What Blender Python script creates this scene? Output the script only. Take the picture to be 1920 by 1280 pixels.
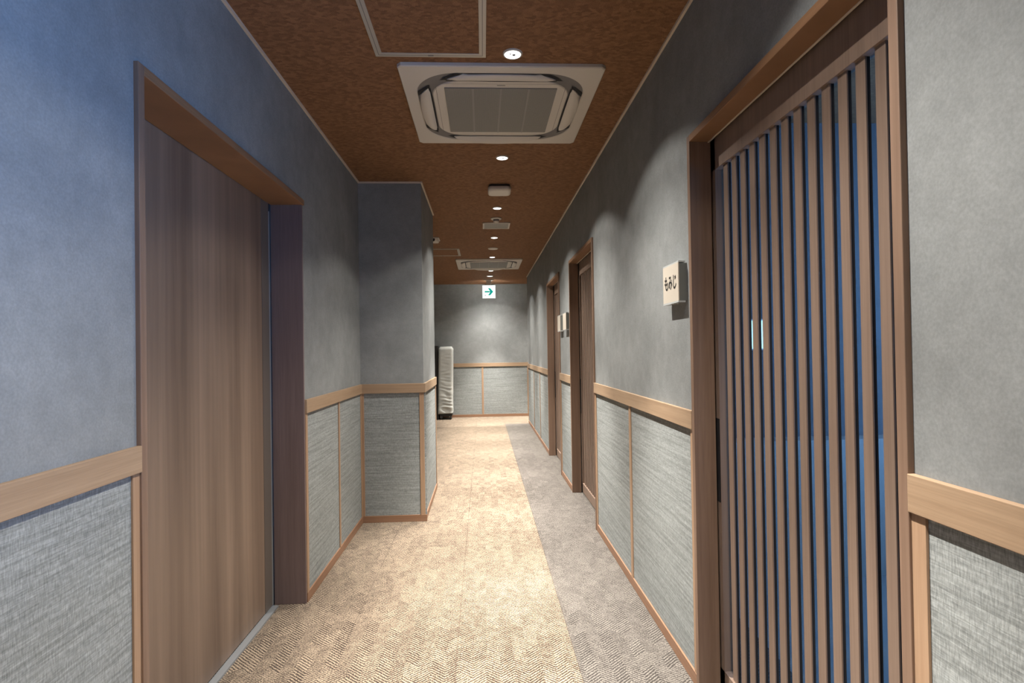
import bpy, bmesh, math, random
from mathutils import Vector, Matrix
random.seed(7)
S = bpy.context.scene
for o in list(bpy.data.objects): bpy.data.objects.remove(o, do_unlink=True)
C = S.collection
PI = math.pi

# ------------------------------------------------------------------ camera
CAM_Z = 1.2874
F = 1063.46
YAW, PITCH, ROLL, CY = .0514, .0105, -.0155, 645.17
cam = bpy.data.cameras.new('camera'); co = bpy.data.objects.new('camera', cam); C.objects.link(co)
cy, sy, cp, sp = math.cos(YAW), math.sin(YAW), math.cos(PITCH), math.sin(PITCH)
fw = Vector((sy*cp, cy*cp, sp)); r0 = Vector((cy, -sy, 0)); u0 = r0.cross(fw)
cr, sr = math.cos(ROLL), math.sin(ROLL)
rt = cr*r0 + sr*u0; up = -sr*r0 + cr*u0
co.matrix_world = Matrix(((rt.x, up.x, -fw.x, 0), (rt.y, up.y, -fw.y, 0), (rt.z, up.z, -fw.z, CAM_Z), (0, 0, 0, 1)))
cam.sensor_width = 36; cam.lens = F/1920*36; cam.shift_y = (CY-640)/1920
cam.clip_start = .02
S.camera = co

# ------------------------------------------------------------------ view, world
S.view_settings.view_transform = 'Standard'; S.view_settings.look = 'None'
S.view_settings.gamma = 1; S.view_settings.use_curve_mapping = False
S.view_settings.exposure = 2.6
S.cycles.use_denoising = True
S.cycles.max_bounces = 8; S.cycles.diffuse_bounces = 5
W = bpy.data.worlds.new('world'); S.world = W; W.use_nodes = True
bg = W.node_tree.nodes['Background']; bg.inputs[0].default_value = (.21, .45, 1.0, 1); bg.inputs[1].default_value = 4.0

LAMP_COLOR = (1.0, .965, .90)
WIDE_W, CORE_W, MID_W = 4.6, 40, 180     # the downlights: wide, core and middle beam

# room measures (m)
XL, XR, XB, ZT = -.931, .798, -.456, 2.585
YB0, YB1, YR, YE = 4.358, 5.394, 10.01, 11.08
YN = -3.0                          # behind the camera
RAIL0, RAIL1, BB = .976, 1.047, .05

# ------------------------------------------------------------------ helpers
class MB:
    def __init__(s): s.b = bmesh.new(); s.m = []
    def box(s, x0, x1, y0, y1, z0, z1, mi=0, bev=0):
        r = bmesh.ops.create_cube(s.b, size=1)
        v = r['verts']
        for k in v: k.co = Vector((x0+(k.co.x+.5)*(x1-x0), y0+(k.co.y+.5)*(y1-y0), z0+(k.co.z+.5)*(z1-z0)))
        fs = {f for k in v for f in k.link_faces}
        for f in fs: f.material_index = mi
        if bev:
            es = {e for k in v for e in k.link_edges}
            bmesh.ops.bevel(s.b, geom=list(es), offset=bev, segments=2, affect='EDGES', profile=.5)
        return s
    def cyl(s, c, r, h, axis='z', r2=None, n=40, mi=0):
        q = bmesh.ops.create_cone(s.b, cap_ends=True, segments=n, radius1=r, radius2=r if r2 is None else r2, depth=h)
        M = {'z': Matrix(), 'x': Matrix.Rotation(PI/2, 4, 'Y'), 'y': Matrix.Rotation(PI/2, 4, 'X')}[axis]
        bmesh.ops.transform(s.b, matrix=Matrix.Translation(c) @ M, verts=q['verts'])
        for k in q['verts']:
            for f in k.link_faces: f.material_index = mi; f.smooth = len(f.verts) == 4
        return s
    def lathe(s, prof, c=(0, 0, 0), n=48):
        rings = []
        for r, z in prof:
            rings.append([s.b.verts.new((c[0]+r*math.cos(2*PI*i/n), c[1]+r*math.sin(2*PI*i/n), c[2]+z)) for i in range(n)])
        for a, b in zip(rings, rings[1:]):
            for i in range(n):
                f = s.b.faces.new((a[i], a[(i+1) % n], b[(i+1) % n], b[i])); f.smooth = True
        return s
    def loops(s, ls, closed=True, cap0=False, cap1=False, smooth=False):
        R = [[s.b.verts.new(p) for p in l] for l in ls]
        n = len(R[0])
        for a, b in zip(R, R[1:]):
            for i in range(n if closed else n-1):
                f = s.b.faces.new((a[i], a[(i+1) % n], b[(i+1) % n], b[i])); f.smooth = smooth
        if cap0: s.b.faces.new(R[0][::-1])
        if cap1: s.b.faces.new(R[-1])
        return s
    def quad(s, *p): s.b.faces.new([s.b.verts.new(q) for q in p]); return s
    def obj(s, name, mats, parent=None, loc=None, fix=True):
        me = bpy.data.meshes.new(name)
        if fix: bmesh.ops.recalc_face_normals(s.b, faces=s.b.faces)
        s.b.to_mesh(me); s.b.free()
        for m in (mats if isinstance(mats, (list, tuple)) else [mats]): me.materials.append(m)
        o = bpy.data.objects.new(name, me); C.objects.link(o)
        if parent: o.parent = parent
        if loc: o.location = loc
        return o
def struct(o, label=None):
    o['kind'] = 'structure'
    if label: o['label'] = label
    return o
def tag(o, label, cat, group=None):
    o['label'] = label; o['category'] = cat
    if group: o['group'] = group
    return o
def empty(name, loc): 
    o = bpy.data.objects.new(name, None); C.objects.link(o); o.location = loc; o.empty_display_size = .05
    return o
def copy_tree(o, parent=None):
    c = o.copy(); C.objects.link(c)
    if parent: c.parent = parent
    for ch in o.children: copy_tree(ch, c)
    return c

# ------------------------------------------------------------------ materials
def mat(name, rough=.6, spec=.3, metal=0):
    m = bpy.data.materials.new(name); m.use_nodes = True
    N = m.node_tree.nodes; L = m.node_tree.links; b = N['Principled BSDF']
    b.inputs['Roughness'].default_value = rough; b.inputs['Specular IOR Level'].default_value = spec
    b.inputs['Metallic'].default_value = metal
    return m, N, L, b
def plain(name, col, rough=.5, spec=.3, metal=0, emit=0, ecol=None):
    m, N, L, b = mat(name, rough, spec, metal); b.inputs['Base Color'].default_value = (*col, 1)
    if emit:
        b.inputs['Emission Color'].default_value = (*(ecol or col), 1); b.inputs['Emission Strength'].default_value = emit
    n = N.new('ShaderNodeTexNoise'); n.inputs['Scale'].default_value = 60
    t = N.new('ShaderNodeTexCoord'); L.new(t.outputs['Object'], n.inputs['Vector'])
    bp = N.new('ShaderNodeBump'); bp.inputs['Strength'].default_value = .03; bp.inputs['Distance'].default_value = .002
    L.new(n.outputs['Fac'], bp.inputs['Height']); L.new(bp.outputs[0], b.inputs['Normal'])
    return m
def vec(N, L, scale, src='Object', rot=(0, 0, 0)):
    t = N.new('ShaderNodeTexCoord'); mp = N.new('ShaderNodeMapping')
    mp.inputs['Scale'].default_value = scale; mp.inputs['Rotation'].default_value = rot
    L.new(t.outputs[src], mp.inputs['Vector']); return mp.outputs[0]
def noise(N, L, v, scale, detail=4, rough=.55, dist=0):
    n = N.new('ShaderNodeTexNoise'); n.inputs['Scale'].default_value = scale; n.inputs['Detail'].default_value = detail
    n.inputs['Roughness'].default_value = rough; n.inputs['Distortion'].default_value = dist
    L.new(v, n.inputs['Vector']); return n.outputs['Fac']
def ramp(N, L, f, stops, interp='LINEAR'):
    r = N.new('ShaderNodeValToRGB'); r.color_ramp.interpolation = interp
    e = r.color_ramp.elements
    while len(e) < len(stops): e.new(.5)
    for k, (p, c) in zip(e, stops):
        k.position = p; k.color = (*c, 1) if len(c) == 3 else c
    L.new(f, r.inputs[0]); return r.outputs[0]
def math_(N, L, op, a, b=None, c=None):
    n = N.new('ShaderNodeMath'); n.operation = op
    for i, x in enumerate((a, b, c)):
        if x is None: continue
        if isinstance(x, (int, float)): n.inputs[i].default_value = x
        else: L.new(x, n.inputs[i])
    return n.outputs[0]
def mix(N, L, f, a, b, typ='MIX'):
    n = N.new('ShaderNodeMix'); n.data_type = 'RGBA'; n.blend_type = typ
    for i, x in ((0, f), (6, a), (7, b)):
        if isinstance(x, (int, float)): n.inputs[i].default_value = x
        elif isinstance(x, tuple): n.inputs[i].default_value = (*x, 1)
        else: L.new(x, n.inputs[i])
    return n.outputs[2]
def bump(N, L, b, h, s, d=.002):
    bp = N.new('ShaderNodeBump'); bp.inputs['Strength'].default_value = s; bp.inputs['Distance'].default_value = d
    L.new(h, bp.inputs['Height']); L.new(bp.outputs[0], b.inputs['Normal'])

def make_plaster():
    m, N, L, b = mat('grey_plaster', .75, .2)
    v = vec(N, L, (1, 1, 1))
    big = noise(N, L, v, 3.0, 5, .6, .2); mid = noise(N, L, v, 13, 6, .7, .1); fine = noise(N, L, v, 170, 3, .6)
    c = ramp(N, L, big, [(.3, (.180, .186, .183)), (.7, (.232, .237, .233))])
    c2 = ramp(N, L, mid, [(.3, (.88, .88, .88)), (.65, (1.05, 1.05, 1.05))])
    c = mix(N, L, 1, c, c2, 'MULTIPLY')
    c3 = ramp(N, L, fine, [(.3, (.88, .88, .88)), (.7, (1.08, 1.08, 1.08))])
    c = mix(N, L, 1, c, c3, 'MULTIPLY')
    L.new(c, b.inputs['Base Color']); bump(N, L, b, mid, .05, .003)
    return m
def make_fabric(axis):
    # woven panel; axis = the horizontal direction along the wall
    m, N, L, b = mat('woven_wall_fabric_'+axis, .85, .1)
    sx = (2.2, 2.2, 2.2)
    st = [1, 1, 260]; 
    t = N.new('ShaderNodeTexCoord')
    def mp(sc):
        q = N.new('ShaderNodeMapping'); q.inputs['Scale'].default_value = sc; L.new(t.outputs['Object'], q.inputs['Vector']); return q.outputs[0]
    k = 0 if axis == 'x' else 1
    s1 = [3, 3, 130]; s2 = [3, 3, 420]; s3 = [300, 300, 60]; s4 = [1.5, 1.5, 1.5]
    h1 = noise(N, L, mp(s1), 1, 4, .6); h2 = noise(N, L, mp([30, 30, 420]), 1, 2, .5); h3 = noise(N, L, mp(s3), 1, 3, .6)
    c = ramp(N, L, h1, [(.34, (.195, .203, .196)), (.62, (.285, .297, .288))])
    c = mix(N, L, 1, c, ramp(N, L, h2, [(.3, (.80, .80, .80)), (.65, (1.1, 1.1, 1.1))]), 'MULTIPLY')
    c = mix(N, L, 1, c, ramp(N, L, h3, [(.32, (.70, .70, .70)), (.68, (1.15, 1.15, 1.15))]), 'MULTIPLY')
    L.new(c, b.inputs['Base Color'])
    bump(N, L, b, math_(N, L, 'ADD', h1, math_(N, L, 'MULTIPLY', h3, .6)), .35, .0015)
    return m
def make_wood(name, dark, light, grain=(40, 40, 1.2), rough=.5, bands=0, spec=.3):
    m, N, L, b = mat(name, rough, spec)
    v = vec(N, L, grain); g = noise(N, L, v, 1, 5, .6, .3)
    v2 = vec(N, L, tuple(x*5 for x in grain)); g2 = noise(N, L, v2, 1, 3, .6)
    c = ramp(N, L, g, [(.3, dark), (.7, light)])
    c = mix(N, L, 1, c, ramp(N, L, g2, [(.3, (.9, .9, .9)), (.7, (1.06, 1.06, 1.06))]), 'MULTIPLY')
    L.new(c, b.inputs['Base Color']); bump(N, L, b, g2, .06, .001)
    return m
def make_ceiling():
    m, N, L, b = mat('brown_woven_ceiling', .8, .15)
    v = vec(N, L, (1, 1, 1))
    vo = N.new('ShaderNodeTexVoronoi'); vo.distance = 'CHEBYCHEV'; vo.inputs['Scale'].default_value = 52; vo.inputs['Randomness'].default_value = .8
    L.new(vec(N, L, (1.0, 1.5, 1)), vo.inputs['Vector'])
    sp = N.new('ShaderNodeSeparateColor'); L.new(vo.outputs['Color'], sp.inputs[0])
    f = noise(N, L, v, 260, 3, .6)
    c = ramp(N, L, sp.outputs[0], [(.0, (.158, .079, .040)), (1, (.242, .126, .064))])
    c = mix(N, L, 1, c, ramp(N, L, f, [(.3, (.75, .75, .75)), (.7, (1.15, 1.15, 1.15))]), 'MULTIPLY')
    L.new(c, b.inputs['Base Color']); bump(N, L, b, sp.outputs[1], .25, .002)
    return m
def make_carpet(name, dark, light):
    m, N, L, b = mat(name, .95, .05)
    t = N.new('ShaderNodeTexCoord'); s = N.new('ShaderNodeSeparateXYZ'); 
    wob = N.new('ShaderNodeTexNoise'); wob.inputs['Scale'].default_value = 30; L.new(t.outputs['Object'], wob.inputs['Vector'])
    off = N.new('ShaderNodeVectorMath'); off.operation = 'MULTIPLY_ADD'
    L.new(wob.outputs['Color'], off.inputs[0]); off.inputs[1].default_value = (.006, .006, 0); L.new(t.outputs['Object'], off.inputs[2])
    L.new(off.outputs[0], s.inputs[0])
    x, y = s.outputs[0], s.outputs[1]
    col = math_(N, L, 'MULTIPLY', x, 1/.056)
    tri = math_(N, L, 'PINGPONG', col, 1.0)
    # some blocks run against the zigzag
    ci = math_(N, L, 'FLOOR', col); cj = math_(N, L, 'FLOOR', math_(N, L, 'ADD', math_(N, L, 'MULTIPLY', y, 1/.10), math_(N, L, 'MULTIPLY', tri, .55)))
    cb = N.new('ShaderNodeCombineXYZ'); L.new(ci, cb.inputs[0]); L.new(cj, cb.inputs[1])
    wn = N.new('ShaderNodeTexWhiteNoise'); L.new(cb.outputs[0], wn.inputs['Vector'])
    flip = math_(N, L, 'GREATER_THAN', wn.outputs['Value'], .86)
    sgn = math_(N, L, 'SUBTRACT', 1, math_(N, L, 'MULTIPLY', flip, 2))
    vv = math_(N, L, 'ADD', y, math_(N, L, 'MULTIPLY', math_(N, L, 'MULTIPLY', tri, sgn), .050))
    ph = math_(N, L, 'MULTIPLY', vv, 2*PI/.0165)
    stripe = math_(N, L, 'MULTIPLY_ADD', math_(N, L, 'SINE', ph), .5, .5)
    yarn = noise(N, L, vec(N, L, (1, 1, 1)), 170, 2, .5)
    blot = noise(N, L, vec(N, L, (1, 1, 1)), 26, 3, .6)
    f = math_(N, L, 'ADD', math_(N, L, 'MULTIPLY', stripe, .55), math_(N, L, 'MULTIPLY', math_(N, L, 'SUBTRACT', yarn, .5), 1.7))
    f = math_(N, L, 'ADD', f, math_(N, L, 'MULTIPLY', math_(N, L, 'SUBTRACT', blot, .5), .5))
    f = math_(N, L, 'ADD', f, math_(N, L, 'MULTIPLY', math_(N, L, 'SUBTRACT', wn.outputs['Value'], .5), .12))
    c = ramp(N, L, f, [(.08, dark), (.62, light)])
    # seams of the 0.5 m carpet tiles
    sx = math_(N, L, 'ABSOLUTE', math_(N, L, 'SUBTRACT', math_(N, L, 'FRACT', math_(N, L, 'MULTIPLY', math_(N, L, 'SUBTRACT', t_x(N, L, t), .37), 2)), .5))
    seam = math_(N, L, 'GREATER_THAN', sx, .4955)
    c = mix(N, L, math_(N, L, 'MULTIPLY', seam, .4), c, dark)
    L.new(c, b.inputs['Base Color'])
    b.inputs['Sheen Weight'].default_value = .15
    bump(N, L, b, f, .5, .003)
    return m
def t_x(N, L, t):
    s = N.new('ShaderNodeSeparateXYZ'); L.new(t.outputs['Object'], s.inputs[0]); return s.outputs[0]
def make_cover():
    m, N, L, b = mat('white_quilted_cover', .8, .2)
    g = noise(N, L, vec(N, L, (1, 1, 1)), 90, 3, .6)
    L.new(ramp(N, L, g, [(.3, (.36, .36, .335)), (.7, (.44, .44, .415))]), b.inputs['Base Color']); bump(N, L, b, g, .1)
    return m
def make_glass():
    m = bpy.data.materials.new('door_glass'); m.use_nodes = True
    N = m.node_tree.nodes; L = m.node_tree.links; N.remove(N['Principled BSDF'])
    t = N.new('ShaderNodeBsdfTransparent'); t.inputs[0].default_value = (.66, .68, .66, 1)
    g = N.new('ShaderNodeBsdfGlossy'); g.inputs['Roughness'].default_value = .06; g.inputs[0].default_value = (.9, .95, 1, 1)
    lw = N.new('ShaderNodeLayerWeight'); lw.inputs[0].default_value = .5; fac = math_(N, L, 'MULTIPLY_ADD', math_(N, L, 'POWER', lw.outputs['Facing'], 4), .6, .04)
    mx = N.new('ShaderNodeMixShader'); L.new(fac, mx.inputs[0]); L.new(t.outputs[0], mx.inputs[1]); L.new(g.outputs[0], mx.inputs[2])
    L.new(mx.outputs[0], N['Material Output'].inputs[0]); return m
def make_mesh_grille(name, pitch, c0, c1):
    m, N, L, b = mat(name, .6, .3)
    br = N.new('ShaderNodeTexBrick'); br.offset = 0; br.inputs['Scale'].default_value = 1/pitch
    br.inputs['Brick Width'].default_value = 1; br.inputs['Row Height'].default_value = 1; br.inputs['Mortar Size'].default_value = .12
    br.inputs['Color1'].default_value = (*c0, 1); br.inputs['Color2'].default_value = (*c0, 1); br.inputs['Mortar'].default_value = (*c1, 1)
    L.new(vec(N, L, (1, 1, 1)), br.inputs['Vector']); L.new(br.outputs[0], b.inputs['Base Color'])
    return m

M_pl = make_plaster(); M_fx = make_fabric('x'); M_fy = make_fabric('y')
M_rail = make_wood('light_wood_rail', (.25, .165, .102), (.32, .22, .14), (1.5, 1.5, 60))
M_stile = make_wood('light_wood_stile', (.27, .165, .10), (.33, .215, .135))
M_base = make_wood('reddish_wood_baseboard', (.20, .105, .06), (.255, .14, .085), (1.5, 1.5, 60))
M_case = make_wood('brown_wood_door_frame', (.15, .092, .062), (.205, .13, .09))
M_head = make_wood('orange_brown_header_wood', (.19, .098, .05), (.25, .135, .07), (1.5, 1.5, 40))
M_slat = make_wood('tan_wood_slats', (.165, .112, .083), (.215, .148, .111), (60, 60, 1))
M_leaf = make_wood('plain_wood_door_leaf', (.112, .074, .053), (.215, .15, .108), (9, 9, .28), .45)
M_mould = make_wood('pale_ceiling_moulding', (.50, .42, .33), (.58, .49, .39), (1.5, 1.5, 60))
M_ceil = make_ceiling()
M_carp = make_carpet('beige_brown_carpet', (.026, .016, .011), (.315, .243, .172))
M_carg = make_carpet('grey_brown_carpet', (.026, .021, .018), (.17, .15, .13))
M_white = plain('warm_white_plastic', (.52, .48, .43), .45)
M_frame = plain('hatch_aluminium', (.40, .37, .32), .4, .4, .3)
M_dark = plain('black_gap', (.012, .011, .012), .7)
M_chan = plain('grey_air_channel', (.16, .15, .145), .6)
M_grille = make_mesh_grille('grey_intake_grille', .006, (.15, .145, .135), (.26, .25, .235))
M_vent = make_mesh_grille('grey_vent_mesh', .012, (.22, .215, .2), (.34, .33, .3))
M_refl = plain('lamp_reflector', (.75, .75, .74), .25, .5, .6)
M_led = plain('lit_lamp_lens', (1, 1, 1), .4, emit=.8, ecol=(.95, .98, 1))
M_led2 = plain('dim_lamp_lens', (1, 1, 1), .4, emit=.25, ecol=(.8, .92, 1))
M_alu = plain('brushed_metal', (.30, .31, .32), .45, .4, .5)
M_glass = make_glass()
M_cover = make_cover()
M_blk = plain('black_metal', (.02, .018, .016), .5)
M_rub = plain('black_rubber_wheel', (.025, .025, .025), .4)
M_signw = plain('lit_white_sign', (.5, .5, .5), .4, emit=.26, ecol=(.86, 1, .97))
M_signg = plain('lit_green_sign', (0, .1, .08), .4, emit=.075, ecol=(.0, .75, .62))
M_signk = plain('dark_green_sign_mark', (.01, .05, .04), .4, emit=.03, ecol=(.0, .35, .28))
M_signb = plain('sign_housing', (.55, .58, .6), .4)
M_plate = plain('cream_name_plate', (.47, .415, .345), .6)
M_pside = plain('grey_green_plate_side', (.16, .165, .15), .6)
M_ink = plain('black_ink', (.02, .018, .016), .7)
M_acr = plain('clear_acrylic_edge', (.45, .46, .45), .15, .6)
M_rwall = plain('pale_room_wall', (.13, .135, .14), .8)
M_rfl = plain('room_floor_stone', (.30, .30, .29), .6)
M_rlow = plain('stone_like_room_wall', (.40, .39, .36), .8)
M_panel = plain('lit_blue_panel', (.5, .8, 1), .4, emit=.6, ecol=(.45, .85, 1))

# ------------------------------------------------------------------ floor, ceiling
STR = .37; T = .12
m = MB(); m.box(XL-.4, STR, YN-.2, YE+.2, -.1, 0); m.box(STR, 4.2, YR-.06, YE+.2, -.1, 0)
struct(m.obj('floor', M_carp), 'beige brown hatched carpet running down the corridor')
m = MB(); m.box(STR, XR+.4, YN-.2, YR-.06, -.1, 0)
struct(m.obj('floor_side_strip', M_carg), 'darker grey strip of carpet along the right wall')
m = MB(); m.box(XL-.5, 4.2, YN-.2, YE+.2, ZT, ZT+.1)
struct(m.obj('ceiling', M_ceil), 'brown textured ceiling')

# ------------------------------------------------------------------ walls with door openings
DH = 2.085                         # outer height of a door frame
def wall_x(name, x_face, side, y0, y1, openings, opening_top=DH-.005, extra=None):
    """wall along Y; side=+1: body lies towards +X"""
    m = MB(); a, b_ = (x_face, x_face+T) if side > 0 else (x_face-T, x_face)
    y = y0
    for (o0, o1, z0, z1) in sorted(openings):
        m.box(a, b_, y, o0, 0, ZT)
        if z0 > 0: m.box(a, b_, o0, o1, 0, z0)
        m.box(a, b_, o0, o1, z1, ZT)
        y = o1
    m.box(a, b_, y, y1, 0, ZT)
    return struct(m.obj(name, M_pl))
doorsR = [(1.018, 2.112), (4.006, 5.10), (5.801, 6.895)]
wR = wall_x('wall_right', XR, 1, YN, YR, [(a+.005, b-.005, 0, DH-.005) for a, b in doorsR] + [(-.85, .62, 1.30, 2.15)])
wL = wall_x('wall_left', XL, -1, YN, YB0, [(1.578, 2.996, 0, DH-.005)])
m = MB(); m.box(XL-T, XB, YB0, YB1, 0, ZT)
struct(m.obj('wall_pier', M_pl), 'grey plastered pier stepping out from the left wall')
wall_x('wall_left_far', XL, -1, YB1, YE, [])
m = MB(); m.box(XL-.4, 4.2, YE, YE+T, 0, ZT); struct(m.obj('wall_end', M_pl), 'grey plastered wall closing the corridor')
m = MB(); m.box(XL-.4, XR+.4, YN-T, YN, 0, ZT); struct(m.obj('wall_back', M_pl))
m = MB(); m.box(XR+T, 4.0, YR-.10, YR, 0, ZT); m.box(4.0, 4.12, YR-.1, YE+.1, 0, ZT); struct(m.obj('wall_side_passage', M_pl))
m = MB(); m.box(XL-.5, XL-.30, 1.3, 3.3, 0, ZT); struct(m.obj('wall_behind_left_door', M_pl))

# room behind the first slatted door
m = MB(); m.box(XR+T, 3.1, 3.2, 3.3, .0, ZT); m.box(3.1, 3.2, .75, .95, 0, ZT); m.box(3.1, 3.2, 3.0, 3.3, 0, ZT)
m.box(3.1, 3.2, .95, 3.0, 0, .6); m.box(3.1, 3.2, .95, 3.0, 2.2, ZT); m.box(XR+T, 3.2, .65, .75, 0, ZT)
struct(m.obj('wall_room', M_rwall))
m = MB(); m.box(XR+T, 3.1, 3.06, 3.2, 0, .762); struct(m.obj('wall_room_low', M_rlow), 'low textured wall in the room behind the slatted door')
m = MB(); m.box(XR+.4, 3.2, .65, 3.3, -.1, 0); struct(m.obj('floor_room', M_rfl))
# behind doors two and three
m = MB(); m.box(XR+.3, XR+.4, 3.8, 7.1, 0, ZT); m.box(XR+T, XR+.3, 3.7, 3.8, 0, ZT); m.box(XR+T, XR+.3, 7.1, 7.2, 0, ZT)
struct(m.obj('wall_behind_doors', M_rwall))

# unseen windows added to throw the blue light: behind the camera, and in the room behind the slatted door
def added_window(n, x, y0, y1, z0, z1):
    m = MB(); f = .04
    m.box(x, x+T, y0, y0+f, z0, z1); m.box(x, x+T, y1-f, y1, z0, z1); m.box(x, x+T, y0, y1, z0, z0+f); m.box(x, x+T, y0, y1, z1-f, z1)
    m.box(x+.04, x+.08, (y0+y1)/2-.015, (y0+y1)/2+.015, z0, z1)
    w = struct(m.obj('window_%d' % n, M_case))
    m = MB(); m.box(x+.055, x+.061, y0+f, y1-f, z0+f, z1-f); m.obj('glass_pane', M_glass2, w)
M_glass2 = bpy.data.materials.new('window_glass'); M_glass2.use_nodes = True
_n = M_glass2.node_tree; _n.nodes.remove(_n.nodes['Principled BSDF']); _t = _n.nodes.new('ShaderNodeBsdfTransparent'); _n.links.new(_t.outputs[0], _n.nodes['Material Output'].inputs[0])
added_window(1, XR, -.85, .62, 1.30, 2.15); added_window(2, 3.1, .95, 3.0, .6, 2.2)
for (x, yc, zc, sy_, sz_) in ((XR+T+.01, -.115, 1.725, 1.47, .85), (3.21, 1.975, 1.4, 2.05, 1.6)):
    l = bpy.data.lights.new('window_portal', 'AREA'); l.shape = 'RECTANGLE'; l.size = sz_; l.size_y = sy_; l.cycles.is_portal = True
    o = bpy.data.objects.new('window_portal', l); C.objects.link(o); o.location = (x, yc, zc); o.rotation_euler = (0, PI/2, 0)

# ------------------------------------------------------------------ wainscot: fabric panels, stiles, chair rails, baseboards
def wains(parent_name, axis, fixed, sgn, a, b_, stiles, n):
    """panel + stiles + rail + baseboard on a wall face. axis='y': face x=fixed, runs along y; sgn = direction into the corridor"""
    def bx(m, p0, p1, u0, u1, z0, z1, bev=0):
        lo, hi = sorted((fixed+sgn*p0, fixed+sgn*p1))
        if axis == 'y': m.box(lo, hi, u0, u1, z0, z1, bev=bev)
        else: m.box(u0, u1, lo, hi, z0, z1, bev=bev)
    m = MB(); bx(m, 0, .002, a, b_, BB-.01, RAIL0+.01); p = struct(m.obj('wall_panel', M_fy if axis == 'y' else M_fx))
    if stiles:
        for s0, s1 in stiles:
            m = MB(); bx(m, .002, .008, s0, s1, BB-.005, RAIL0+.002, .001); m.obj('panel_stile', M_stile, p)
    m = MB(); bx(m, 0, .015, a, b_, RAIL0, RAIL1, .0015); struct(m.obj('trim_%d' % n, M_rail), 'light wood chair rail')
    m = MB(); bx(m, 0, .009, a, b_, 0, BB, .001); struct(m.obj(parent_name, M_base), 'reddish wood baseboard')
w = .035
wains('baseboard_right', 'y', XR, -1, YN, 1.018, [(.984, 1.018), (-.1, -.065)], 1)
wains('baseboard_right', 'y', XR, -1, 2.112, 4.006, [(2.112, 2.144), (3.035, 3.07), (3.972, 4.006)], 2)
wains('baseboard_right', 'y', XR, -1, 5.10, 5.801, [(5.10, 5.135), (5.766, 5.801)], 3)
wains('baseboard_right', 'y', XR, -1, 6.895, YR, [(6.895, 6.93), (7.93, 7.96), (8.86, 8.895), (YR-.035, YR)], 4)
wains('baseboard_left', 'y', XL, 1, YN, 1.573, [(1.543, 1.573), (.2, .235)], 5)
wains('baseboard_left', 'y', XL, 1, 2.998, YB0, [(2.998, 3.03), (3.672, 3.70), (YB0-.03, YB0)], 6)
wains('baseboard_pier', 'x', YB0, -1, XL, XB+.015, [(XL+.008, XL+.025), (XB-.033, XB+.002)], 7)
wains('baseboard_pier', 'y', XB, 1, YB0+.0005, YB1, [(YB0, YB0+.03), (YB1-.03, YB1)], 8)
wains('baseboard_left', 'y', XL, 1, YB1, YE, [(6.2, 6.235), (7.4, 7.435), (9.4, 9.435)], 9)
wains('baseboard_end', 'x', YE, -1, XL, 4.0, [(-.032, .004), (.86, .895)], 10)
# thin pale moulding where the walls meet the ceiling
q = .011
m = MB(); m.box(XR-q, XR, YN, YR, ZT-q, ZT); struct(m.obj('trim_11', M_mould), 'thin pale moulding under the ceiling')
m = MB(); m.box(XL, XL+q, YN, YB0, ZT-q, ZT); m.box(XL, XB+q, YB0-q, YB0, ZT-q, ZT); m.box(XB, XB+q, YB0, YB1, ZT-q, ZT)
struct(m.obj('trim_12', M_mould), 'thin pale moulding under the ceiling')

# ------------------------------------------------------------------ slatted sliding doors on the right
def slatted_door(n, y0, y1, label):
    root = empty('door_%d' % n, (XR, y0, 0)); struct(root, label)
    W_ = y1-y0; t = .026
    X0, X1 = -.013, .069
    m = MB(); m.box(X0, X1, 0, t, 0, DH, bev=.0015); m.obj('door_jamb', M_case, root)
    m = MB(); m.box(X0, X1, W_-t, W_, 0, DH, bev=.0015); m.obj('door_jamb', M_case, root)
    m = MB(); m.box(X0, .066, t, W_-t, DH-t, DH, bev=.0015); m.box(.112, T+.02, t, W_-t, DH-t, DH); m.box(.06, .115, t, W_-t, DH-.008, DH)
    h = m.obj('door_header', M_head, root)
    m = MB(); m.box(.058, .063, t, W_-t, DH-t-.003, DH-t+.001); m.obj('track_edge', M_mould, h)
    m = MB(); m.box(.064, .114, t, W_-t, DH-.012, DH-.008); m.obj('track_groove', M_dark, h)
    # back lining of the pocket
    # the leaf
    LX = .077
    L0, L1 = -.09, W_+.05
    m = MB(); m.box(LX, LX+.034, L0, L1, .008, .088, bev=.001); m.box(LX, LX+.034, L0, L1, 1.949, 2.068, bev=.001)
    m.box(LX, LX+.034, L0, L0+.09, .008, 2.066); m.box(LX, LX+.034, W_-.045, L1, .008, 2.066)
    leaf = m.obj('door_leaf', M_slat, root)
    m = MB()
    for i in range(-1, 13):
        a = 1.183-1.018+.0666*i
        m.box(LX+.009, LX+.014, a, a+.034, .08, 1.955, bev=.001)
    sg = m.obj('slat_grille', M_slat, leaf)
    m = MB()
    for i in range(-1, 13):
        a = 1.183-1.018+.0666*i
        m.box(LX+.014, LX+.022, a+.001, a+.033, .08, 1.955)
    m.obj('slat_backing', M_dark, sg)  # black strips stand in for the shade beside each slat
    m = MB(); m.box(LX+.0225, LX+.0265, L0+.05, W_-.03, .05, 1.97); m.obj('glass_pane', M_glass, leaf)
    m = MB(); m.box(LX-.0015, LX, W_-.043, W_-.012, .71, 1.02); m.obj('pull_handle', M_dark, leaf)
    m = MB(); m.box(.085, T, t, W_-t, 0, .006); m.obj('floor_track', M_alu, root)
    return root
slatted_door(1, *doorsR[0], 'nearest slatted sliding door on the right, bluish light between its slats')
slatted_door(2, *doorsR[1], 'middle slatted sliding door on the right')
slatted_door(3, *doorsR[2], 'farthest slatted sliding door on the right')

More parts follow.
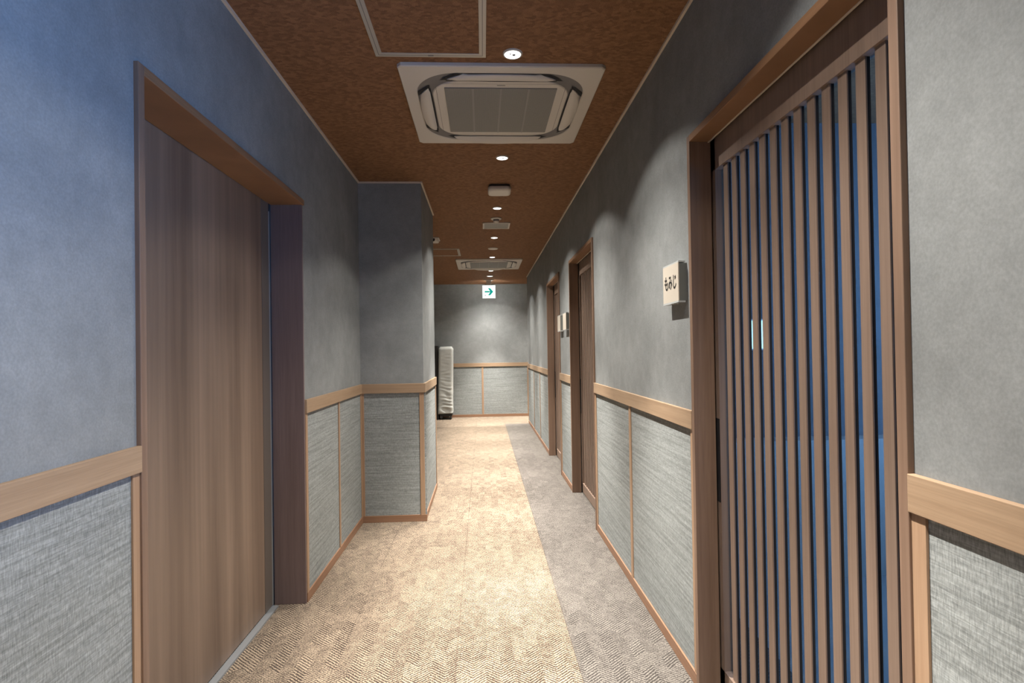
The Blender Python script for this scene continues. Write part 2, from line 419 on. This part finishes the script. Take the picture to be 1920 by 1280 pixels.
# ------------------------------------------------------------------ plain sliding door on the left
root = struct(empty('door_4', (XL, 1.573, 0)), 'plain wood sliding door in the left wall')
W_ = 2.998-1.573; t = .028; D = -.156
m = MB(); m.box(D, .013, 0, t, 0, DH, bev=.0015); m.obj('door_jamb', M_case, root)
M_jamb = make_wood('dusky_brown_jamb', (.125, .088, .082), (.155, .11, .104))
m = MB(); m.box(D, .004, W_-.014, W_, 0, DH, bev=.0015); m.obj('door_jamb', M_jamb, root)
m = MB(); m.box(D, .013, t, W_, DH-t, DH, bev=.0015); m.obj('door_header', M_head, root)
m = MB(); m.box(D-.038, D-.002, -.03, W_-.042, .012, 2.075); leaf = m.obj('door_leaf', M_leaf, root)
m = MB(); m.box(D-.002, D+.0005, W_-.135, W_-.045, .012, DH-t-.002); m.obj('pull_channel', plain('grey_brown_strip', (.115, .095, .082), .5), leaf)
m = MB(); m.box(D-.003, D+.004, W_-.045, W_-.039, .012, DH-t-.04); m.obj('metal_edge', M_alu, leaf)
m = MB(); m.box(D-.04, D-.003, W_-.039, W_-.0, .0, DH-.01); m.obj('door_gap', M_dark, root)
m = MB(); m.box(D-.002, D+.03, t, W_-.04, 0, .009); m.obj('floor_track', M_alu, root)

# ------------------------------------------------------------------ ceiling cassettes
def rsq(hx, hy, r, n, angs):
    """points of a rounded rectangle on given rays"""
    out = []
    for a in angs:
        dx, dy = math.cos(a), math.sin(a)
        lo, hi = 0, 3
        for _ in range(40):
            mid = (lo+hi)/2; x, y = abs(dx*mid), abs(dy*mid)
            qx, qy = x-(hx-r), y-(hy-r)
            d = (math.hypot(max(qx, 0), max(qy, 0)) + min(max(qx, qy), 0)) - r
            if d > 0: hi = mid
            else: lo = mid
        out.append((dx*lo, dy*lo))
    return out
def cassette(loc, label):
    root = empty('ceiling_cassette', loc); tag(root, label, 'air conditioner', 'square ceiling air conditioners')
    NA = 160; A = [2*PI*(i+.5)/NA for i in range(NA)]
    def lp(h, r, z): return [(x, y, z) for x, y in rsq(h, h, r, NA, A)]
    zt, zb = 0, -.018
    m = MB(); m.loops([lp(.475, .006, zt), lp(.475, .006, zb+.004), lp(.471, .006, zb), lp(.416, .215, zb), lp(.412, .213, zb+.003), lp(.410, .212, -.004)])
    m.obj('cover_panel', M_white, root)
    m = MB(); m.loops([lp(.411, .2125, zb+.0035), lp(.385, .19, zb+.0045), lp(.337, .15, zb+.0025)], smooth=True)
    m.obj('air_channel', M_chan, root)
    m = MB(); m.loops([lp(.338, .15, -.004), lp(.338, .15, zb+.001), lp(.334, .148, zb-.002), lp(.0005, .0002, zb-.002)]); cp_ = m.obj('centre_panel', M_white, root)
    m = MB(); m.loops([lp(.3165, .03, zb-.003), lp(.3145, .03, zb-.003)]); m.obj('panel_seam', M_chan, cp_)
    m = MB(); m.box(-.275, .275, -.275, .275, zb-.006, zb-.002); g = m.obj('intake_grille', M_grille, root)
    m = MB()
    for x in (-.1375, 0, .1375): m.box(x-.004, x+.004, -.275, .275, zb-.008, zb-.006)
    m.obj('grille_rib', M_chan2, g)
    m = MB(); m.box(-.02, .02, -.303, -.298, zb-.003, zb-.002); m.obj('badge', M_chan, cp_)
    for k in range(4):
        # louver: along local x, at -y side; outer edge droops
        m = MB(); ls = []
        NU, NV = 24, 8
        for j in range(NV+1):
            v = j/NV                      # 0 inner (towards centre), 1 outer
            row = []
            for i in range(NU+1):
                u = -1+2*i/NU
                half = .262 - .075*v**1.6
                half = half if v > .08 else half-.012
                y = -(.348 + .062*v - .010*(u*u)*v)
                z = zb-.003 - .009*math.sin(PI*v)**.8 - 0.022*v*v*(1-.25*u*u) * (1 if k in (2,) else .2)
                z += .012*max(0, abs(u)-.85)/.15*.5
                row.append((u*half, y, z))
            ls.append(row)
        m.loops(ls, closed=False, smooth=True)
        bk = [[(x, y, z+.006) for x, y, z in row] for row in ls]
        m.loops(bk, closed=False, smooth=True)
        edge = ls[0]+[r_[-1] for r_ in ls[1:]]+ls[-1][::-1][1:]+[r_[0] for r_ in ls[::-1][1:-1]]
        m.loops([edge, [(x, y, z+.006) for x, y, z in edge]])
        o = m.obj('louver', M_white, root); o.rotation_euler = (0, 0, k*PI/2)
        m = MB(); m.loops([[(-.265, -.342, zb-.0015), (0, -.3385, zb-.0025), (.265, -.342, zb-.0015)], [(-.262, -.352, zb-.0015), (0, -.352, zb-.0015), (.262, -.352, zb-.0015)]], closed=False)
        for sg in (-1, 1):
            m.quad((sg*.225, -.408, zb-.0006), (sg*.295, -.345, zb-.0006), (sg*.262, -.347, zb-.0006), (sg*.18, -.41, zb-.0006))
        g2 = m.obj('louver_gap', M_dark, root); g2.rotation_euler = (0, 0, k*PI/2)
    return root
M_chan2 = plain('grille_rib_grey', (.25, .24, .225), .6)
c1 = cassette((.107, 3.022, ZT), 'large white square ceiling air conditioner between the access hatch and the rounded ceiling unit')
c2 = copy_tree(c1); c2.location = (.107, 8.48, ZT); c2['label'] = 'smaller looking far white ceiling air conditioner just in front of the lit arrow sign'

# ------------------------------------------------------------------ downlights
def spot(root, watts, size, blend, z=-.012, r=.010):
    l = bpy.data.lights.new('lamp_light', 'SPOT'); l.energy = watts; l.spot_size = math.radians(size); l.spot_blend = blend
    l.shadow_soft_size = r; l.color = LAMP_COLOR
    o = bpy.data.objects.new('lamp_light', l); C.objects.link(o); o.parent = root; o.location = (0, 0, z)
def downlight(loc, label):
    root = empty('downlight', loc); tag(root, label, 'ceiling light', 'row of round ceiling downlights')
    m = MB(); m.lathe([(.0355, -.001), (.0355, -.006), (.0365, -.0075), (.042, -.006), (.043, -.001), (.043, 0)]); m.obj('trim_ring', M_white, root)
    m = MB(); m.lathe([(.0355, -.006), (.034, -.0035), (.0005, -.0015)]); m.obj('lamp_lens', M_led, root)
    m = MB(); m.cyl((.006, .004, -.005), .007, .003, n=16); m.cyl((-.010, -.004, -.005), .0035, .003, n=12); m.obj('lens_core', M_chan, root)
    spot(root, WIDE_W, 121, .22); spot(root, CORE_W, 104, 1.0); spot(root, MID_W, 54, 1.0)
    return root
LY = [1.118, 2.463, 3.80, 5.15, 6.50, 7.86, 9.195, 10.50]
LN = ['', 'largest looking round downlight, beside the corner of the ceiling access hatch',
      'round downlight between the near air conditioner and the rounded ceiling unit',
      'round downlight between the rounded ceiling unit and the small dome detector',
      'round downlight just beyond the grey ceiling vent', 'round downlight just in front of the far air conditioner',
      'round downlight just beyond the far edge of the far air conditioner', 'farthest round downlight, right above the lit arrow sign']
d0 = downlight((.149, LY[1], ZT), LN[1])
for i, y in enumerate(LY):
    if i == 1: continue
    d = copy_tree(d0); d.location = (.149, y, ZT); d['label'] = LN[i] or 'round downlight nearest the camera, out of view above'
for x, y in ((.149, -.23), (.149, -1.6), (1.6, 10.5), (3.0, 10.5)):
    d = copy_tree(d0); d.location = (x, y, ZT)
    d['label'] = 'round downlight behind the camera' if y < 0 else 'round downlight in the side passage'
    d['group'] = 'round ceiling downlights outside the picture'
# the slatted-door room's lamp is off; daylight from its added window

# small lit disc between the last two downlights, and the unlit disc
root = empty('emergency_light', (.14, 9.87, ZT)); tag(root, 'small flat lit disc on the ceiling between the last two downlights', 'ceiling light')
m = MB(); m.lathe([(.047, -.001), (.049, -.006), (.055, -.005), (.057, 0)]); m.obj('trim_ring', M_white, root)
m = MB(); m.lathe([(.049, -.006), (.03, -.009), (.0005, -.010)]); m.obj('lamp_lens', M_led2, root)
root = empty('ceiling_speaker', (.147, 7.19, ZT)); tag(root, 'flat unlit whitish disc on the ceiling before the far air conditioner', 'ceiling disc')
m = MB(); m.lathe([(.063, 0), (.064, -.006), (.060, -.010), (.05, -.012)]); m.obj('trim_ring', M_white, root)
m = MB(); m.lathe([(.05, -.012), (.03, -.014), (.0005, -.015)]); m.obj('speaker_cover', M_white, root)

# ------------------------------------------------------------------ access hatches
def hatch(x0, x1, y0, y1, label):
    cx, cy_ = (x0+x1)/2, (y0+y1)/2
    root = empty('access_hatch', (cx, cy_, ZT)); tag(root, label, 'access hatch', 'ceiling access hatches')
    a, b_ = (x1-x0)/2, (y1-y0)/2; t = .030
    m = MB()
    m.box(-a, a, -b_, -b_+t, -.006, 0, bev=.001); m.box(-a, a, b_-t, b_, -.006, 0, bev=.001)
    m.box(-a, -a+t, -b_+t, b_-t, -.006, 0, bev=.001); m.box(a-t, a, -b_+t, b_-t, -.006, 0, bev=.001)
    f = m.obj('hatch_frame', M_frame, root)
    m = MB()
    for s in (-1, 1):
        m.box(s*(a-t/2)-.0012, s*(a-t/2)+.0012, -b_+t/2, b_-t/2, -.0066, -.006); m.box(-a+t/2, a-t/2, s*(b_-t/2)-.0012, s*(b_-t/2)+.0012, -.0066, -.006)
    m.obj('frame_groove', M_chan, f)
    m = MB(); m.box(-.012, .012, b_-t/2-.005, b_-t/2+.005, -.0075, -.006, bev=.001); m.obj('latch', M_chan, f)
    m = MB(); m.box(-a+t, a-t, -b_+t, b_-t, -.003, 0); m.obj('hatch_panel', M_ceil, root)
hatch(-.448, .032, 2.005, 2.492, 'pale framed square ceiling hatch in front of the near air conditioner')
hatch(-.76, -.281, 7.20, 7.73, 'faint far ceiling hatch partly hidden behind the left pier')

# ------------------------------------------------------------------ other ceiling fittings
root = empty('ceiling_unit', (.149, 4.49, ZT)); tag(root, 'white rounded square unit hanging under the ceiling on a dark base', 'wireless unit')
NA = 96; A = [2*PI*(i+.5)/NA for i in range(NA)]
def lp(h, r, z): return [(x, y, z) for x, y in rsq(h, h, r, NA, A)]
m = MB(); m.loops([lp(.082, .03, 0), lp(.082, .03, -.018)], cap1=True); m.obj('mounting_base', M_blk, root)
m = MB(); m.loops([lp(.086, .032, -.016), lp(.090, .036, -.022), lp(.090, .036, -.042), lp(.084, .034, -.050), lp(.07, .03, -.053)], cap0=True, cap1=True, smooth=True); m.obj('body', M_white, root)
root = empty('smoke_detector', (.149, 5.56, ZT)); tag(root, 'small white dome detector beside the grey ceiling vent', 'smoke detector')
m = MB(); m.lathe([(.052, 0), (.054, -.004), (.050, -.010), (.034, -.012)]); m.obj('base_ring', M_white, root)
m = MB(); m.lathe([(.034, -.012), (.028, -.014), (.026, -.024)]); m.obj('neck', M_chan, root)
m = MB(); m.lathe([(.026, -.024), (.030, -.028), (.027, -.038), (.012, -.042), (.0005, -.043)]); m.obj('dome', M_white, root)
root = empty('ceiling_vent', (.157, 5.868, ZT)); tag(root, 'square grey mesh ceiling vent in a white frame', 'vent')
m = MB(); a = .14; t = .016
m.box(-a, a, -a, -a+t, -.010, 0, bev=.002); m.box(-a, a, a-t, a, -.010, 0, bev=.002); m.box(-a, -a+t, -a, a, -.010, 0, bev=.002); m.box(a-t, a, -a, a, -.010, 0, bev=.002)
m.obj('vent_frame', M_white, root)
m = MB(); m.box(-a+t, a-t, -a+t, a-t, -.005, -.001); m.obj('vent_mesh', M_vent, root)
root = empty('motion_sensor', (-.535, 6.56, ZT)); tag(root, 'small white hooded fitting on the ceiling just past the left pier', 'sensor')
m = MB(); m.box(-.05, .055, -.10, .10, -.012, 0, bev=.004); m.obj('mounting_plate', M_white, root)
m = MB(); m.loops([[(x*.048, y*.085, -.012) for x, y in rsq(1, 1, .4, NA, A)], [(x*.046, y*.08, -.03) for x, y in rsq(1, 1, .4, NA, A)], [(x*.036+.004, y*.06, -.042) for x, y in rsq(1, 1, .5, NA, A)]], cap1=True, smooth=True); h = m.obj('hood', M_white, root)
m = MB(); m.cyl((-.012, -.075, -.024), .02, .02, 'y', n=24); m.obj('lens', M_blk, h)

# ------------------------------------------------------------------ lit arrow sign
SY = 10.36
root = empty('exit_sign', (.125, SY, 2.245)); tag(root, 'lit white square exit sign with a green right arrow hanging at the corridor end', 'sign')
hs = .116
m = MB(); m.box(-hs-.004, hs+.004, 0, .036, -.004, 2*hs+.004, bev=.004); m.obj('housing', M_signb, root)
m = MB(); m.box(-hs, hs, -.004, .0, 0, 2*hs, bev=.003); face = m.obj('lit_face', M_signw, root)
m = MB(); z = hs*1.0; y = -.0055
def poly(pts):
    m.b.faces.new([m.b.verts.new((p[0]*hs, y, z+p[1]*hs)) for p in pts])
poly([(-.66, -.12), (.02, -.12), (.02, .12), (-.66, .12)])
poly([(-.16, .56), (.20, .56), (.68, 0), (.26, 0)]); poly([(-.16, -.56), (.26, 0), (.68, 0), (.20, -.56)])
poly([(.0, -.09), (.3, -.09), (.36, 0), (.3, .09), (0, .09)])
m.obj('arrow', M_signg, face)
m = MB()
for p in ([(-.72, -.62), (-.60, -.56), (-.60, -.62)], [(-.66, -.52), (-.50, -.50), (-.48, -.60), (-.62, -.62)], [(-.46, -.54), (-.36, -.58), (-.38, -.66), (-.46, -.62)]): poly(p)
m.obj('running_figure', M_signk, face)
m = MB(); m.box(-.045, .045, .004, .032, 2*hs+.003, ZT-2.245-.012, bev=.002); m.box(-.09, .09, -.01, .05, ZT-2.245-.014, ZT-2.245, bev=.003); m.obj('ceiling_bracket', M_white, root)

# ------------------------------------------------------------------ name plates
def strokes_text(body, size):
    c = bpy.data.curves.new('writing', 'FONT'); c.body = body; c.size = size; c.align_x = 'CENTER'; c.align_y = 'CENTER'; c.offset = .0014
    o = bpy.data.objects.new('writing', c); C.objects.link(o)
    me = bpy.data.meshes.new_from_object(o.evaluated_get(bpy.context.evaluated_depsgraph_get()))
    bpy.data.objects.remove(o); return me
def plate(y0, y1, label, text=None, zc=1.546):
    w_, h_ = y1-y0, .150
    root = empty('name_plate', (XR, (y0+y1)/2, zc)); tag(root, label, 'name plate', 'plates beside the slatted doors')
    m = MB(); m.box(-.030, 0, -w_/2+.002, w_/2-.002, -h_/2, h_/2-.003); m.obj('backing_block', M_pside, root)
    m = MB(); m.box(-.034, -.030, -w_/2, w_/2, -h_/2, h_/2, bev=.0005); f = m.obj('plate_face', M_plate, root)
    m = MB(); m.box(-.033, -.006, -w_/2, w_/2, h_/2, h_/2+.006, bev=.0005); m.obj('acrylic_edge', M_acr, root); m = MB(); m.box(-.035, -.006, -w_/2, w_/2, -h_/2-.007, -h_/2, bev=.0005); m.obj('acrylic_edge', M_acr, root)
    if text:
        me = strokes_text(text, .049); me.materials.clear(); me.materials.append(M_ink)
        o = bpy.data.objects.new('writing', me); C.objects.link(o); o.parent = f
        # text reads when seen from -X: its x axis runs towards -Y
        o.matrix_local = Matrix(((0, 0, -1, -.0346), (-1.0, 0, 0, 0.0), (0, 1.3, 0, .0), (0, 0, 0, 1)))
    return root
plate(2.170, 2.356, 'cream name plate with three dark characters beside the nearest slatted door', 'もみじ')
plate(5.165, 5.365, 'small cream plate right beside the middle slatted door', zc=1.548)
plate(5.56, 5.745, 'small cream plate nearer the farthest slatted door', zc=1.548)

# ------------------------------------------------------------------ covered trolley at the end
TY = 10.72; TX = -.70
root = empty('covered_trolley', (TX, TY, 0)); tag(root, 'tall narrow trolley under a wrinkled white cover against the end wall', 'covered trolley')
m = MB(); NZ, NP = 90, 44; zs0, zs1 = .115, 1.375
hw, hd = .135, .15
def section(z):
    k = (z-zs0)/(zs1-zs0); ch = max(0, (z-(zs1-.045))/.045)
    w1 = hw - .032*ch + .008*max(0, .18-k)/.18; d1 = hd-.03*ch
    sx = -.022*(1-k)
    wr = (0.0015+.016*max(0, 1-k*1.5)**1.2)
    pts = []
    for x, y in rsq(1, 1, .12, NP, [2*PI*(i+.5)/NP for i in range(NP)]):
        a = math.atan2(y, x)
        dz = math.sin(z*52+3*math.sin(z*21)+2.6*math.sin(a*2+z*6))*.6+math.sin(z*83+a*3.1+2*math.sin(z*17))*.4
        f = 1+0*dz
        n = Vector((x, y)).normalized(); dd = dz*wr*(.35 if abs(n.x) > .55 else 1)
        pts.append((x*w1+n.x*dd*.5+sx, y*d1+n.y*dd+hd, z+.0105*x*max(0, .3-k)))
    return pts
m.loops([section(zs0+(zs1-zs0)*i/NZ) for i in range(NZ+1)], cap0=True, cap1=True, smooth=True)
m.obj('cloth_cover', M_cover, root)
m = MB(); m.box(-.13, .10, .02, .28, .06, .115, bev=.006); base = m.obj('base_frame', M_blk, root)
for x, y in ((-.10, .05), (.07, .05), (-.10, .25), (.07, .25)):
    m = MB(); m.cyl((x, y, .030), .030, .022, 'x', n=28); wd = m.obj('caster', M_rub, root)
    m = MB(); m.box(x-.016, x+.016, y-.014, y+.014, .03, .07, bev=.003); m.obj('caster_fork', M_alu, wd)
m = MB(); m.box(-.215, -.150, .03, .30, .0, 1.39, bev=.004); m.obj('side_board', M_blk, root)

# small lit panel seen between the slats of the first door
root = empty('wall_panel_light', (1.585, 3.2, 1.355)); tag(root, 'small pale blue lit panel glimpsed between the slats of the nearest door', 'lit panel')
m = MB(); m.box(-.055, .055, -.025, 0, -.09, .09, bev=.004); bo = m.obj('housing', M_signb, root)
m = MB(); m.box(-.045, .045, -.028, -.025, -.08, .08); m.obj('lit_screen', M_panel, root)
